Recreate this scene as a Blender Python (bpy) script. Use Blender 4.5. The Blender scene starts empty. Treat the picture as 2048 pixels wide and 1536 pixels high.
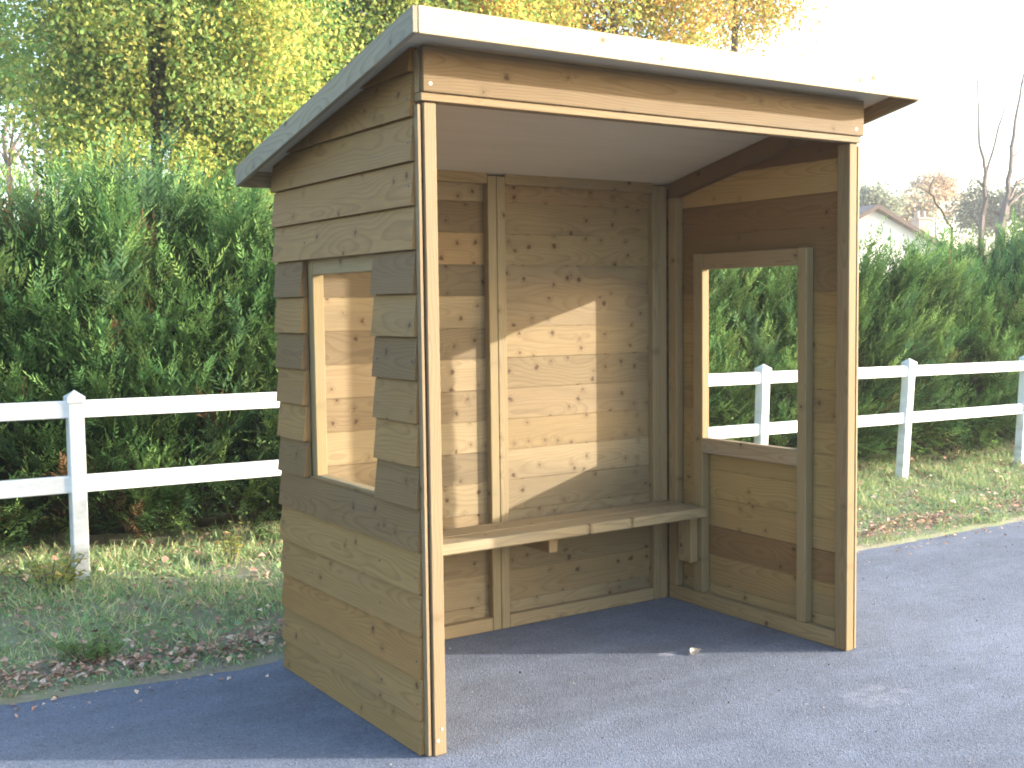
import bpy, math, random
import numpy as np
from mathutils import Vector, Matrix, Euler, noise as mnoise

random.seed(7)
rng = np.random.default_rng(11)
scene = bpy.context.scene
COL = scene.collection

# ------------------------------------------------------------------ helpers
def tag(o, label=None, cat=None, group=None, kind=None):
    if label: o['label'] = label
    if cat: o['category'] = cat
    if group: o['group'] = group
    if kind: o['kind'] = kind
    return o

def empty(name, loc=(0, 0, 0), rz=0.0):
    o = bpy.data.objects.new(name, None)
    o.location = loc
    o.rotation_euler = (0, 0, rz)
    o.empty_display_size = 0.2
    COL.objects.link(o)
    return o

class MB:
    """collects vertices, faces, a 3D 'grain' coordinate and a 'tint' colour per vertex; build() links ONE mesh."""
    def __init__(self):
        self.v, self.f, self.g, self.t, self.m = [], [], [], [], []
    def add(self, verts, faces, grain=None, tint=(1, 1, 1), mat=0):
        b = len(self.v)
        self.v += [tuple(p) for p in verts]
        self.f += [tuple(b + i for i in f) for f in faces]
        self.g += [tuple(p) for p in (grain if grain is not None else verts)]
        self.t += [(tint[0], tint[1], tint[2], 1.0)] * len(verts)
        self.m += [mat] * len(faces)
    def build(self, name, mats, parent=None, smooth=False):
        me = bpy.data.meshes.new(name)
        me.from_pydata(self.v, [], self.f)
        if not isinstance(mats, (list, tuple)): mats = [mats]
        for m in mats: me.materials.append(m)
        a = me.attributes.new('grain', 'FLOAT_VECTOR', 'POINT')
        a.data.foreach_set('vector', np.array(self.g, np.float32).ravel())
        a = me.attributes.new('tint', 'FLOAT_COLOR', 'POINT')
        a.data.foreach_set('color', np.array(self.t, np.float32).ravel())
        me.polygons.foreach_set('material_index', np.array(self.m, np.int32))
        if smooth: me.polygons.foreach_set('use_smooth', np.ones(len(me.polygons), bool))
        me.update(); me.validate()
        o = bpy.data.objects.new(name, me)
        COL.objects.link(o)
        if parent: o.parent = parent
        return o

def goff():
    """random place in the log each board is sawn from: length, across, distance from the pith"""
    return (random.uniform(0, 60), random.uniform(-0.05, 0.05), random.choice([1, 1, 1, 2.2]) * random.uniform(0.025, 0.07))

def box(mb, lo, hi, axis, c=0.0025, tint=(1, 1, 1), mat=0, off=None):
    """chamfered timber from lo to hi whose grain runs along axis (0 x, 1 y, 2 z)"""
    lo = Vector(lo); hi = Vector(hi)
    hexa(mb, lambda a, b, d: Vector((lo.x + (hi.x - lo.x) * a, lo.y + (hi.y - lo.y) * b, lo.z + (hi.z - lo.z) * d)),
         (hi.x - lo.x, hi.y - lo.y, hi.z - lo.z), axis, c, tint, mat, off)

def hexa(mb, fn, size, axis, c=0.0025, tint=(1, 1, 1), mat=0, off=None):
    off = off or goff()
    s = [min(0.4, c / max(1e-4, abs(q))) for q in size]
    verts, gr, idx = [], [], {}
    order = {0: (0, 1, 2), 1: (1, 2, 0), 2: (2, 0, 1)}[axis]
    if axis == 0 and abs(size[2]) > abs(size[1]): order = (0, 2, 1)
    if axis == 1 and abs(size[0]) > abs(size[2]): order = (1, 0, 2)
    if axis == 2 and abs(size[1]) > abs(size[0]): order = (2, 1, 0)
    for i in (0, 1):
        for j in (0, 1):
            for k in (0, 1):
                for ax in range(3):          # the vertex lying on the face normal to ax
                    t = [i, j, k]
                    for o in range(3):
                        if o != ax: t[o] = s[o] if t[o] == 0 else 1 - s[o]
                    idx[(i, j, k, ax)] = len(verts)
                    verts.append(fn(*t))
                    loc = [(t[q] - 0.5) * size[q] for q in range(3)]
                    gr.append((loc[order[0]] + off[0], loc[order[1]] + off[1], loc[order[2]] + off[2]))
    F = []
    for ax in range(3):
        o1, o2 = [q for q in range(3) if q != ax]
        for s_ in (0, 1):
            q = []
            for (u, w) in ((0, 0), (1, 0), (1, 1), (0, 1)):
                t = [0, 0, 0]; t[ax] = s_; t[o1] = u; t[o2] = w
                q.append(idx[(t[0], t[1], t[2], ax)])
            F.append(q)
    for ax in range(3):
        o1, o2 = [q for q in range(3) if q != ax]
        for u in (0, 1):
            for w in (0, 1):
                a = [0, 0, 0]; b = [0, 0, 0]
                a[o1] = b[o1] = u; a[o2] = b[o2] = w; b[ax] = 1
                F.append([idx[(*a, o1)], idx[(*b, o1)], idx[(*b, o2)], idx[(*a, o2)]])
    for i in (0, 1):
        for j in (0, 1):
            for k in (0, 1):
                F.append([idx[(i, j, k, 0)], idx[(i, j, k, 1)], idx[(i, j, k, 2)]])
    # make all faces point outward
    cen = sum((Vector(v) for v in verts), Vector()) / len(verts)
    for n, f in enumerate(F):
        a, b, d = (Vector(verts[q]) for q in f[:3])
        fc = sum((Vector(verts[q]) for q in f), Vector()) / len(f)
        if (b - a).cross(d - b).dot(fc - cen) < 0: F[n] = f[::-1]
    mb.add(verts, F, gr, tint, mat)

def clip(poly, fn):
    """keep the part of a 2D polygon where fn(p) <= 0"""
    out = []
    for i in range(len(poly)):
        a, b = poly[i], poly[(i + 1) % len(poly)]
        fa, fb = fn(a), fn(b)
        if fa <= 0: out.append(a)
        if (fa < 0 < fb) or (fb < 0 < fa):
            t = fa / (fa - fb)
            out.append((a[0] + (b[0] - a[0]) * t, a[1] + (b[1] - a[1]) * t))
    return out

def clapboard(mb, poly, zb, zt, place, tint, off):
    """a leaning weatherboard: poly in (along, z); place(along, depth, z) -> point; depth grows outward.
    the lower edge stands 14 mm out, the upper edge 4 mm"""
    if len(poly) < 3: return
    def do(z): return 0.020 - 0.0155 * (z - zb) / (zt - zb)
    def di(z): return -0.012
    n = len(poly)
    e = 0.0022
    zlo = min(p[1] for p in poly)
    V, G = [], []
    for a, z in poly:                                   # outer face, its lower edge eased
        V.append(place(a, do(z), z)); G.append((a + off[0], z - zb - 0.07 + off[1], off[2]))
    for a, z in poly:
        V.append(place(a, di(z), z)); G.append((a + off[0], z - zb - 0.07 + off[1], off[2] + 0.018))
    F = [tuple(range(n)), tuple(range(2 * n - 1, n - 1, -1))]
    for i in range(n):
        j = (i + 1) % n
        F.append((j, i, n + i, n + j))
    cen = sum((Vector(v) for v in V), Vector()) / len(V)
    for k, f in enumerate(F):
        a, b, d = (Vector(V[q]) for q in f[:3])
        fc = sum((Vector(V[q]) for q in f), Vector()) / len(f)
        if (b - a).cross(d - b).dot(fc - cen) < 0: F[k] = f[::-1]
    mb.add(V, F, G, tint)
    top = [p for p in poly if p[1] > zt - 1e-4]                        # the tongue that closes the joint above
    if len(top) == 2:
        a0, a1 = sorted(p[0] for p in top); V, G = [], []
        for a in (a0, a1):
            for d in (-0.0075, -0.002):
                for z in (zt - 0.004, zt + 0.009): V.append(place(a, d, z)); G.append((a + off[0], off[1], off[2]))
        mb.add(V, [(0, 1, 3, 2), (4, 6, 7, 5), (0, 4, 5, 1), (2, 3, 7, 6), (1, 5, 7, 3), (0, 2, 6, 4)], G, tint)

def nail(mb, p, n, r=0.004, mat=1):
    n = Vector(n).normalized(); q = n.orthogonal().normalized(); w = n.cross(q)
    V = [Vector(p) + n * 0.0012 + (q * math.cos(k * math.pi / 3) + w * math.sin(k * math.pi / 3)) * r for k in range(6)]
    V += [v - n * 0.004 + (v - Vector(p)) * 0.2 for v in V]
    F = [(0, 1, 2, 3, 4, 5)] + [(k, k + 6, (k + 1) % 6 + 6, (k + 1) % 6) for k in range(6)]
    mb.add(V, F, None, (1, 1, 1), mat)

def tube(mb, pts, radii, sides=7, tint=(1, 1, 1), mat=0, off=None):
    pts = [Vector(p) for p in pts]
    off = off or (random.uniform(0, 9), 0, 0)
    V, F, G = [], [], []
    L = 0.0
    ref = Vector((0.31, 0.87, 0.12)).normalized()
    for i, p in enumerate(pts):
        d = (pts[min(i + 1, len(pts) - 1)] - pts[max(i - 1, 0)]).normalized()
        a = d.cross(ref)
        if a.length < 1e-3: a = d.cross(Vector((1, 0, 0)))
        a.normalize(); b = d.cross(a)
        if i: L += (p - pts[i - 1]).length
        for k in range(sides):
            th = 2 * math.pi * k / sides
            V.append(p + (a * math.cos(th) + b * math.sin(th)) * radii[i])
            G.append((L + off[0], math.cos(th) * 0.1, math.sin(th) * 0.1))
    for i in range(len(pts) - 1):
        for k in range(sides):
            k2 = (k + 1) % sides
            F.append((i * sides + k, i * sides + k2, (i + 1) * sides + k2, (i + 1) * sides + k))
    F.append(tuple(range(sides - 1, -1, -1)))
    F.append(tuple((len(pts) - 1) * sides + k for k in range(sides)))
    mb.add(V, F, G, tint, mat)

def quads_mesh(name, V, tint, mats, parent=None, nper=4, mat_index=None):
    """V: (n, nper, 3) separate faces, tint: (n,3). one mesh from numpy arrays"""
    n = V.shape[0]
    me = bpy.data.meshes.new(name)
    me.vertices.add(n * nper)
    me.vertices.foreach_set('co', V.reshape(-1).astype(np.float32))
    me.loops.add(n * nper)
    me.loops.foreach_set('vertex_index', np.arange(n * nper, dtype=np.int32))
    me.polygons.add(n)
    me.polygons.foreach_set('loop_start', np.arange(0, n * nper, nper, dtype=np.int32))
    if not isinstance(mats, (list, tuple)): mats = [mats]
    for m in mats: me.materials.append(m)
    if mat_index is not None: me.polygons.foreach_set('material_index', mat_index.astype(np.int32))
    a = me.attributes.new('tint', 'FLOAT_COLOR', 'POINT')
    c = np.ones((n, nper, 4), np.float32); c[:, :, :3] = tint[:, None, :]
    a.data.foreach_set('color', c.ravel())
    me.update(calc_edges=True)
    o = bpy.data.objects.new(name, me)
    COL.objects.link(o)
    if parent: o.parent = parent
    return o

def unit(a): return a / np.maximum(1e-9, np.linalg.norm(a, axis=-1, keepdims=True))

def leaf_quads(C, T, N, length, width, fold=0.25):
    """diamond leaves: centre C, along T, face normal about N"""
    T = unit(T); S = unit(np.cross(T, N)); N = np.cross(S, T)
    l = length[:, None]; w = width[:, None]
    base = C - T * l * 0.5
    tip = C + T * l * 0.5
    s1 = C + S * w * 0.5 + N * w * fold - T * l * 0.08
    s2 = C - S * w * 0.5 + N * w * fold - T * l * 0.08
    return np.stack([base, s1, tip, s2], 1)

def fbm(p, s=1.0): return mnoise.fractal(Vector(p) * s, 0.9, 2.0, 4)

# ------------------------------------------------------------------ materials
def newmat(name):
    m = bpy.data.materials.new(name); m.use_nodes = True
    nt = m.node_tree; nt.nodes.clear()
    return m, nt
class NT:
    def __init__(s, nt): s.nt = nt
    def n(s, t, **k):
        x = s.nt.nodes.new(t)
        for a, b in k.items():
            if a == 'inp':
                for i, val in b.items():
                    if hasattr(val, 'is_output') or hasattr(val, 'links'): s.nt.links.new(val, x.inputs[i])
                    else: x.inputs[i].default_value = val
            else: setattr(x, a, b)
        return x
    def math(s, op, a, b=None, c=None, clamp=False):
        x = s.n('ShaderNodeMath', operation=op, use_clamp=clamp)
        for i, v in enumerate((a, b, c)):
            if v is None: continue
            if hasattr(v, 'links'): s.nt.links.new(v, x.inputs[i])
            else: x.inputs[i].default_value = v
        return x.outputs[0]
    def mix(s, f, a, b, blend='MIX'):
        x = s.n('ShaderNodeMix', data_type='RGBA', blend_type=blend)
        for k, v in ((0, f), (6, a), (7, b)):
            if hasattr(v, 'links'): s.nt.links.new(v, x.inputs[k])
            elif k == 0: x.inputs[0].default_value = v
            else: x.inputs[k].default_value = (*v, 1)
        return x.outputs[2]
    def ramp(s, f, stops, interp='LINEAR'):
        x = s.n('ShaderNodeValToRGB'); cr = x.color_ramp; cr.interpolation = interp
        while len(cr.elements) < len(stops): cr.elements.new(0.5)
        for e, (p, c) in zip(cr.elements, stops):
            e.position = p; e.color = (*c, 1) if len(c) == 3 else c
        s.nt.links.new(f, x.inputs[0]); return x.outputs[0]
    def noise(s, vec, scale, detail=3, rough=0.55, dist=0.0):
        return s.n('ShaderNodeTexNoise', inp={'Vector': vec, 'Scale': scale, 'Detail': detail, 'Roughness': rough, 'Distortion': dist}).outputs[0]
    def mapping(s, vec, sc, loc=(0, 0, 0)):
        return s.n('ShaderNodeMapping', inp={0: vec, 1: loc, 3: sc}).outputs[0]
    def out(s, sh, disp=None):
        o = s.n('ShaderNodeOutputMaterial'); s.nt.links.new(sh, o.inputs[0]); return o
    def bump(s, h, strength, dist=0.002):
        return s.n('ShaderNodeBump', inp={'Height': h, 'Strength': strength, 'Distance': dist}).outputs[0]

def wood_material(name, light, dark, knot=(0.06, 0.03, 0.014), ring_amt=0.5, stain=(0.2, 0.19, 0.15), rough=0.72, knots=0.13, stain_amt=0.45):
    m, nt = newmat(name); k = NT(nt)
    gr = k.n('ShaderNodeAttribute', attribute_name='grain').outputs['Vector']
    tint = k.n('ShaderNodeAttribute', attribute_name='tint').outputs['Color']
    sep = k.n('ShaderNodeSeparateXYZ', inp={0: gr})
    u, v, w = sep.outputs
    # slow wander of the pith along the board
    wob = k.noise(k.mapping(gr, (0.9, 2.5, 2.5)), 1.0, 2)
    wob2 = k.noise(k.mapping(gr, (1.3, 3.0, 3.0), (9, 4, 2)), 1.0, 2)
    vv = k.math('ADD', v, k.math('MULTIPLY', k.math('SUBTRACT', wob, 0.5), 0.07))
    ww = k.math('ADD', w, k.math('MULTIPLY', k.math('SUBTRACT', wob2, 0.5), 0.13))
    # knots: voronoi cells along the board, only some of the cells carry one
    kv = k.mapping(gr, (12.5, 12.5, 1.2))
    kn = k.n('ShaderNodeTexNoise', inp={'Vector': k.mapping(gr, (26, 55, 20)), 'Scale': 1.0, 'Detail': 2.0}).outputs[1]
    kv = k.n('ShaderNodeVectorMath', operation='MULTIPLY_ADD', inp={0: kn, 1: (0.34, 0.30, 0.0), 2: kv}).outputs[0]
    vo = k.n('ShaderNodeTexVoronoi', feature='F1', voronoi_dimensions='2D', inp={'Vector': kv, 'Scale': 1.0, 'Randomness': 0.95})
    kd, kc = vo.outputs['Distance'], vo.outputs['Color']
    ksel = k.math('GREATER_THAN', k.n('ShaderNodeSeparateColor', inp={0: kc}).outputs[0], 1 - knots)
    kr = k.math('MULTIPLY_ADD', k.n('ShaderNodeSeparateColor', inp={0: kc}).outputs[1], 0.14, 0.04)
    halo = k.math('MULTIPLY', k.math('SUBTRACT', 1.0, k.math('DIVIDE', kd, 0.42), clamp=True), ksel)
    core_ = k.math('MULTIPLY', k.n('ShaderNodeMapRange', interpolation_type='SMOOTHSTEP', inp={0: k.math('DIVIDE', kd, kr), 1: 1.0, 2: 0.35, 3: 0.0, 4: 1.0}).outputs[0], ksel)
    r = k.math('SQRT', k.math('ADD', k.math('MULTIPLY', vv, vv), k.math('MULTIPLY', ww, ww)))
    r = k.math('ADD', r, k.math('MULTIPLY', k.math('MULTIPLY', halo, halo), 0.022))
    ring = k.math('FRACT', k.math('MULTIPLY', r, 135.0))
    ringc = k.ramp(ring, [(0.0, (0.0,) * 3), (0.55, (0.22,) * 3), (0.86, (1.0,) * 3), (0.93, (0.85,) * 3), (1.0, (0.0,) * 3)])
    fib = k.noise(k.mapping(gr, (7, 260, 260)), 1.0, 3, 0.6)
    blotch = k.noise(k.mapping(gr, (2.2, 10, 10), (3, 1, 7)), 1.0, 3, 0.6)
    patch = k.noise(k.mapping(gr, (1.1, 5, 5), (13, 5, 1)), 1.0, 2, 0.5)
    base = k.mix(k.n('ShaderNodeMapRange', inp={0: blotch, 1: 0.3, 2: 0.72}).outputs[0], light, tuple(a * 0.8 + b * 0.2 for a, b in zip(light, dark)))
    base = k.mix(k.math('MULTIPLY', ringc, ring_amt), base, dark)
    base = k.mix(k.math('MULTIPLY', k.n('ShaderNodeMapRange', inp={0: patch, 1: 0.56, 2: 0.75}).outputs[0], stain_amt), base, stain)
    base = k.mix(k.math('MULTIPLY', k.math('MULTIPLY', halo, halo), 0.55), base, tuple(a * 0.75 for a in dark))
    base = k.mix(k.math('MULTIPLY', core_, 0.78), base, knot)
    fb = k.n('ShaderNodeMapRange', inp={0: fib, 1: 0.25, 2: 0.75, 3: 0.86, 4: 1.1}).outputs[0]
    base = k.mix(1.0, base, tint, 'MULTIPLY')
    mul = k.n('ShaderNodeCombineColor', inp={0: fb, 1: fb, 2: fb}).outputs[0]
    base = k.mix(1.0, base, mul, 'MULTIPLY')
    h = k.math('ADD', fib, k.math('MULTIPLY', ringc, -0.35))
    b = k.n('ShaderNodeBsdfPrincipled', inp={'Base Color': base, 'Roughness': rough, 'Specular IOR Level': 0.25, 'Normal': k.bump(h, 0.35, 0.0012)})
    k.out(b.outputs[0]); return m

M_wood = wood_material('treated_pine', (0.268, 0.212, 0.122), (0.130, 0.092, 0.047), ring_amt=0.42)
M_knotty = wood_material('knotty_pine', (0.300, 0.243, 0.158), (0.140, 0.094, 0.052), ring_amt=0.33, knots=0.46, stain=(0.15, 0.125, 0.09), stain_amt=0.7)
M_ply, nt = newmat('plywood'); k = NT(nt)
gr = k.n('ShaderNodeTexCoord').outputs['Object']
f1 = k.noise(k.mapping(gr, (2.0, 30, 4)), 1.0, 4); f2 = k.noise(k.mapping(gr, (1.2, 2.5, 1)), 1.0, 3)
c = k.mix(f1, (0.41, 0.38, 0.285), (0.51, 0.48, 0.365)); c = k.mix(k.math('MULTIPLY', f2, 0.5), c, (0.34, 0.275, 0.185))
b = k.n('ShaderNodeBsdfPrincipled', inp={'Base Color': c, 'Roughness': 0.75, 'Normal': k.bump(f1, 0.1)}); k.out(b.outputs[0])

M_felt, nt = newmat('roof_felt'); k = NT(nt)
gr = k.n('ShaderNodeTexCoord').outputs['Object']; f1 = k.noise(gr, 300, 3)
b = k.n('ShaderNodeBsdfPrincipled', inp={'Base Color': k.mix(f1, (0.04, 0.045, 0.04), (0.11, 0.115, 0.11)), 'Roughness': 0.9, 'Normal': k.bump(f1, 0.5)}); k.out(b.outputs[0])

M_nail, nt = newmat('nail_steel'); k = NT(nt)
b = k.n('ShaderNodeBsdfPrincipled', inp={'Base Color': (0.09, 0.085, 0.08, 1), 'Metallic': 0.6, 'Roughness': 0.45}); k.out(b.outputs[0])
M_galv, nt = newmat('galvanised_screw'); k = NT(nt)
b = k.n('ShaderNodeBsdfPrincipled', inp={'Base Color': (0.6, 0.6, 0.6, 1), 'Metallic': 0.7, 'Roughness': 0.35}); k.out(b.outputs[0])

def leaf_material(name, trans=0.4, rough=0.55, vary=0.25, spec=0.3):
    m, nt = newmat(name); k = NT(nt)
    tint = k.n('ShaderNodeAttribute', attribute_name='tint').outputs['Color']
    pos = k.n('ShaderNodeTexCoord').outputs['Object']
    f = k.noise(pos, 55, 2)
    s = k.n('ShaderNodeMapRange', inp={0: f, 1: 0.3, 2: 0.7, 3: 1 - vary, 4: 1 + vary}).outputs[0]
    c = k.mix(1.0, tint, k.n('ShaderNodeCombineColor', inp={0: s, 1: s, 2: s}).outputs[0], 'MULTIPLY')
    d = k.n('ShaderNodeBsdfPrincipled', inp={'Base Color': c, 'Roughness': rough, 'Specular IOR Level': spec})
    t = k.n('ShaderNodeBsdfTranslucent', inp={'Color': c})
    mx = k.n('ShaderNodeMixShader', inp={0: trans, 1: d.outputs[0], 2: t.outputs[0]})
    k.out(mx.outputs[0]); return m
M_leaf = leaf_material('autumn_leaf', 0.62, 0.7, 0.2, 0.15)
M_conifer = leaf_material('conifer_spray', 0.3, 0.75, 0.2, 0.12)
M_grass = leaf_material('grass_blade', 0.3, 0.6)
M_dead = leaf_material('dead_leaf', 0.12, 0.7, 0.35)

def bark_material(name, c1, c2):
    m, nt = newmat(name); k = NT(nt)
    g = k.n('ShaderNodeAttribute', attribute_name='grain').outputs['Vector']
    f = k.noise(k.mapping(g, (9, 60, 60)), 1.0, 5, 0.65); f2 = k.noise(k.mapping(g, (3, 12, 12)), 1.0, 3)
    c = k.mix(f, c1, c2); c = k.mix(k.math('MULTIPLY', f2, 0.35), c, (0.16, 0.17, 0.13))
    b = k.n('ShaderNodeBsdfPrincipled', inp={'Base Color': c, 'Roughness': 0.9, 'Normal': k.bump(f, 0.8, 0.01)}); k.out(b.outputs[0]); return m
M_bark = bark_material('bark', (0.03, 0.022, 0.017), (0.10, 0.078, 0.058))
M_bare = bark_material('pale_bark', (0.10, 0.075, 0.07), (0.22, 0.17, 0.155))
M_twig = bark_material('hedge_twig', (0.06, 0.042, 0.03), (0.16, 0.12, 0.09))

M_pvc, nt = newmat('white_fence_plastic'); k = NT(nt)
pos = k.n('ShaderNodeTexCoord').outputs['Object']
f = k.noise(k.mapping(pos, (3, 3, 9)), 1.0, 5, 0.65); f2 = k.noise(k.mapping(pos, (30, 30, 30)), 1.0, 4, 0.7)
low = k.n('ShaderNodeMapRange', inp={0: k.n('ShaderNodeSeparateXYZ', inp={0: pos}).outputs[2], 1: 0.75, 2: 0.15, 3: 0.45, 4: 1.5}).outputs[0]
d = k.math('MULTIPLY', k.math('MULTIPLY', k.n('ShaderNodeMapRange', inp={0: f, 1: 0.42, 2: 0.68}).outputs[0], f2), low, clamp=True)
c = k.mix(d, (0.80, 0.81, 0.82), (0.27, 0.30, 0.26))
b = k.n('ShaderNodeBsdfPrincipled', inp={'Base Color': c, 'Roughness': 0.45}); k.out(b.outputs[0])

M_road, nt = newmat('asphalt'); k = NT(nt)
pos = k.n('ShaderNodeTexCoord').outputs['Object']
fine = k.noise(pos, 420, 2, 0.7); agg = k.n('ShaderNodeTexVoronoi', inp={'Vector': pos, 'Scale': 190.0})
big = k.noise(k.mapping(pos, (0.55, 0.8, 1)), 1.0, 5, 0.6); mid = k.noise(k.mapping(pos, (5, 7, 5)), 1.0, 5, 0.65)
streak = k.noise(k.mapping(pos, (0.5, 6.0, 1), (4, 2, 0)), 1.0, 3, 0.5)
c = k.mix(fine, (0.092, 0.112, 0.152), (0.136, 0.161, 0.213))
ac = k.n('ShaderNodeSeparateColor', inp={0: agg.outputs['Color']}).outputs[0]
c = k.mix(k.math('MULTIPLY', k.math('GREATER_THAN', ac, 0.88), 0.35), c, (0.24, 0.265, 0.33))
c = k.mix(k.math('MULTIPLY', k.math('LESS_THAN', ac, 0.10), 0.6), c, (0.045, 0.047, 0.058))
s = k.n('ShaderNodeMapRange', inp={0: k.math('ADD', k.math('MULTIPLY', big, 0.6), k.math('MULTIPLY', mid, 0.4)), 1: 0.33, 2: 0.67, 3: 0.70, 4: 1.30}).outputs[0]
s = k.math('MULTIPLY', s, k.n('ShaderNodeMapRange', inp={0: streak, 1: 0.3, 2: 0.7, 3: 0.92, 4: 1.08}).outputs[0])
c = k.mix(1.0, c, k.n('ShaderNodeCombineColor', inp={0: s, 1: s, 2: s}).outputs[0], 'MULTIPLY')
# the pale scuffed patch in front of the shelter and a small chalky smear inside
def scuff(cx, cy, rx, ry, amt, c):
    p = k.n('ShaderNodeVectorMath', operation='SUBTRACT', inp={0: pos, 1: (cx, cy, 0)}).outputs[0]
    p = k.mapping(p, (1 / rx, 1 / ry, 0))
    ln = k.n('ShaderNodeVectorMath', operation='LENGTH', inp={0: p}).outputs['Value']
    nz = k.noise(k.mapping(pos, (14, 24, 1)), 1.0, 4, 0.7)
    v = k.math('SUBTRACT', k.math('ADD', 0.55, nz), ln, clamp=True)
    v = k.n('ShaderNodeMapRange', interpolation_type='SMOOTHSTEP', inp={0: v, 1: 0.12, 2: 0.5, 3: 0.0, 4: amt}).outputs[0]
    return k.mix(k.math('MULTIPLY', v, k.n('ShaderNodeMapRange', inp={0: nz, 1: 0.35, 2: 0.6}).outputs[0]), c, (0.33, 0.34, 0.39))
c = scuff(1.62, -0.42, 0.2, 0.12, 0.28, c)
c = scuff(1.33, 0.40, 0.06, 0.035, 0.7, c)
bp = k.bump(k.math('ADD', fine, k.math('MULTIPLY', agg.outputs['Distance'], 1.2)), 0.55, 0.004)
b = k.n('ShaderNodeBsdfPrincipled', inp={'Base Color': c, 'Roughness': 0.82, 'Specular IOR Level': 0.35, 'Normal': bp}); k.out(b.outputs[0])

M_soil, nt = newmat('verge_soil'); k = NT(nt)
pos = k.n('ShaderNodeTexCoord').outputs['Object']
f = k.noise(pos, 3.5, 5, 0.65); f2 = k.noise(pos, 60, 4, 0.7)
c = k.mix(f2, (0.14, 0.125, 0.09), (0.30, 0.27, 0.20)); c = k.mix(k.n('ShaderNodeMapRange', inp={0: f, 1: 0.42, 2: 0.6}).outputs[0], c, (0.17, 0.20, 0.10))
b = k.n('ShaderNodeBsdfPrincipled', inp={'Base Color': c, 'Roughness': 0.95, 'Normal': k.bump(f2, 0.8, 0.01)}); k.out(b.outputs[0])

def plain(name, c1, c2, scale=6, rough=0.8):
    m, nt = newmat(name); k = NT(nt)
    pos = k.n('ShaderNodeTexCoord').outputs['Object']; f = k.noise(pos, scale, 4, 0.6)
    b = k.n('ShaderNodeBsdfPrincipled', inp={'Base Color': k.mix(f, c1, c2), 'Roughness': rough, 'Normal': k.bump(f, 0.2, 0.005)}); k.out(b.outputs[0]); return m
M_render = plain('white_render', (0.72, 0.70, 0.68), (0.82, 0.80, 0.78))
M_tile = plain('roof_tile', (0.16, 0.12, 0.11), (0.26, 0.19, 0.17), 20)
M_brick = plain('chimney_brick', (0.30, 0.22, 0.19), (0.40, 0.32, 0.28), 14)
M_board = plain('dark_bargeboard', (0.05, 0.035, 0.03), (0.09, 0.065, 0.055), 8)
M_core = plain('hedge_inner_shade', (0.006, 0.009, 0.004), (0.018, 0.022, 0.010), 9, 1.0)

# ------------------------------------------------------------------ camera, light, sky
cam_d = bpy.data.cameras.new('camera'); cam = bpy.data.objects.new('camera', cam_d); COL.objects.link(cam)
cam.location = (-1.73988, -3.14952, 1.42647)
cam.rotation_euler = Euler((math.radians(86.10525), math.radians(0.7053), math.radians(-33.3278)), 'XYZ')
cam_d.sensor_fit = 'HORIZONTAL'; cam_d.sensor_width = 36.0
cam_d.lens = 2326.68 / 2048 * 36.0
cam_d.clip_start = 0.05; cam_d.clip_end = 2000
scene.camera = cam

HAZE = 0.0012
SUN_EL = math.radians(14.2)
to_sun = Vector((0.827, -0.562, 0)).normalized() * math.cos(SUN_EL) + Vector((0, 0, math.sin(SUN_EL)))
sd = bpy.data.lights.new('sun', 'SUN'); so = bpy.data.objects.new('sun', sd); COL.objects.link(so)
sd.energy = 2.15; sd.angle = math.radians(0.7); sd.color = (1.0, 0.91, 0.80)
so.rotation_euler = (-to_sun).to_track_quat('-Z', 'Y').to_euler()
so.location = (12, -9, 8)
w = bpy.data.worlds.new('World'); scene.world = w; w.use_nodes = True
nt = w.node_tree; nt.nodes.clear()
sky = nt.nodes.new('ShaderNodeTexSky'); sky.sky_type = 'NISHITA'; sky.sun_disc = False
sky.sun_elevation = SUN_EL; sky.sun_rotation = math.atan2(to_sun.x, to_sun.y)
sky.air_density = 1.0; sky.dust_density = 2.2; sky.ozone_density = 1.0
bg = nt.nodes.new('ShaderNodeBackground'); bg.inputs[1].default_value = 0.15
wo = nt.nodes.new('ShaderNodeOutputWorld')
nt.links.new(sky.outputs[0], bg.inputs[0]); nt.links.new(bg.outputs[0], wo.inputs[0])
scene.view_settings.view_transform = 'Standard'; scene.view_settings.look = 'None'
scene.view_settings.gamma = 1.0; scene.view_settings.use_curve_mapping = False
scene.view_settings.exposure = 2.6

# ------------------------------------------------------------------ ground
def verge_z(x, y):
    t = min(1.0, max(0.0, (y - 1.28) / 1.5))
    edge = 0.012 + (0.085 - 0.0145 * (x + 0.4)) * t * t * (3 - 2 * t) if x < 9 else 0.012 + (0.085 - 0.0145 * 9.4) * t
    return edge + 0.018 * t * fbm((x, y, 0.3), 1.7) + 0.01 * min(1, t * 3) * fbm((x, y, 2.3), 6.0)
def road_edge(x):
    e = 1.245 + 0.03 * fbm((x, 0, 0), 1.6) + 0.02 * fbm((x, 3, 0), 9.0)
    if x < -0.2: e += 0.09 * min(1.5, (-0.2 - x)) ** 1.2
    return e

mb = MB()
mb.add([(-98, -98, -0.06), (98, -98, -0.06), (98, 98, -0.06), (-98, 98, -0.06)], [(0, 1, 2, 3)])
tag(mb.build('ground', M_soil), kind='structure')
xs = np.concatenate([np.arange(-60, -4, 2.0), np.arange(-4, 12, 0.06), np.arange(12, 61, 2.0)])
mb = MB(); V = []; F = []
for x in xs: V += [(x, -14, 0.0), (x, road_edge(x) if -4 < x < 12 else 1.25, 0.0), (x, (road_edge(x) if -4 < x < 12 else 1.25) + 0.01, -0.05)]
for i in range(len(xs) - 1):
    for j in (0, 1): F.append((3 * i + j, 3 * i + 3 + j, 3 * i + 4 + j, 3 * i + 1 + j))
mb.add(V, F); tag(mb.build('road', M_road), kind='structure')

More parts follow.
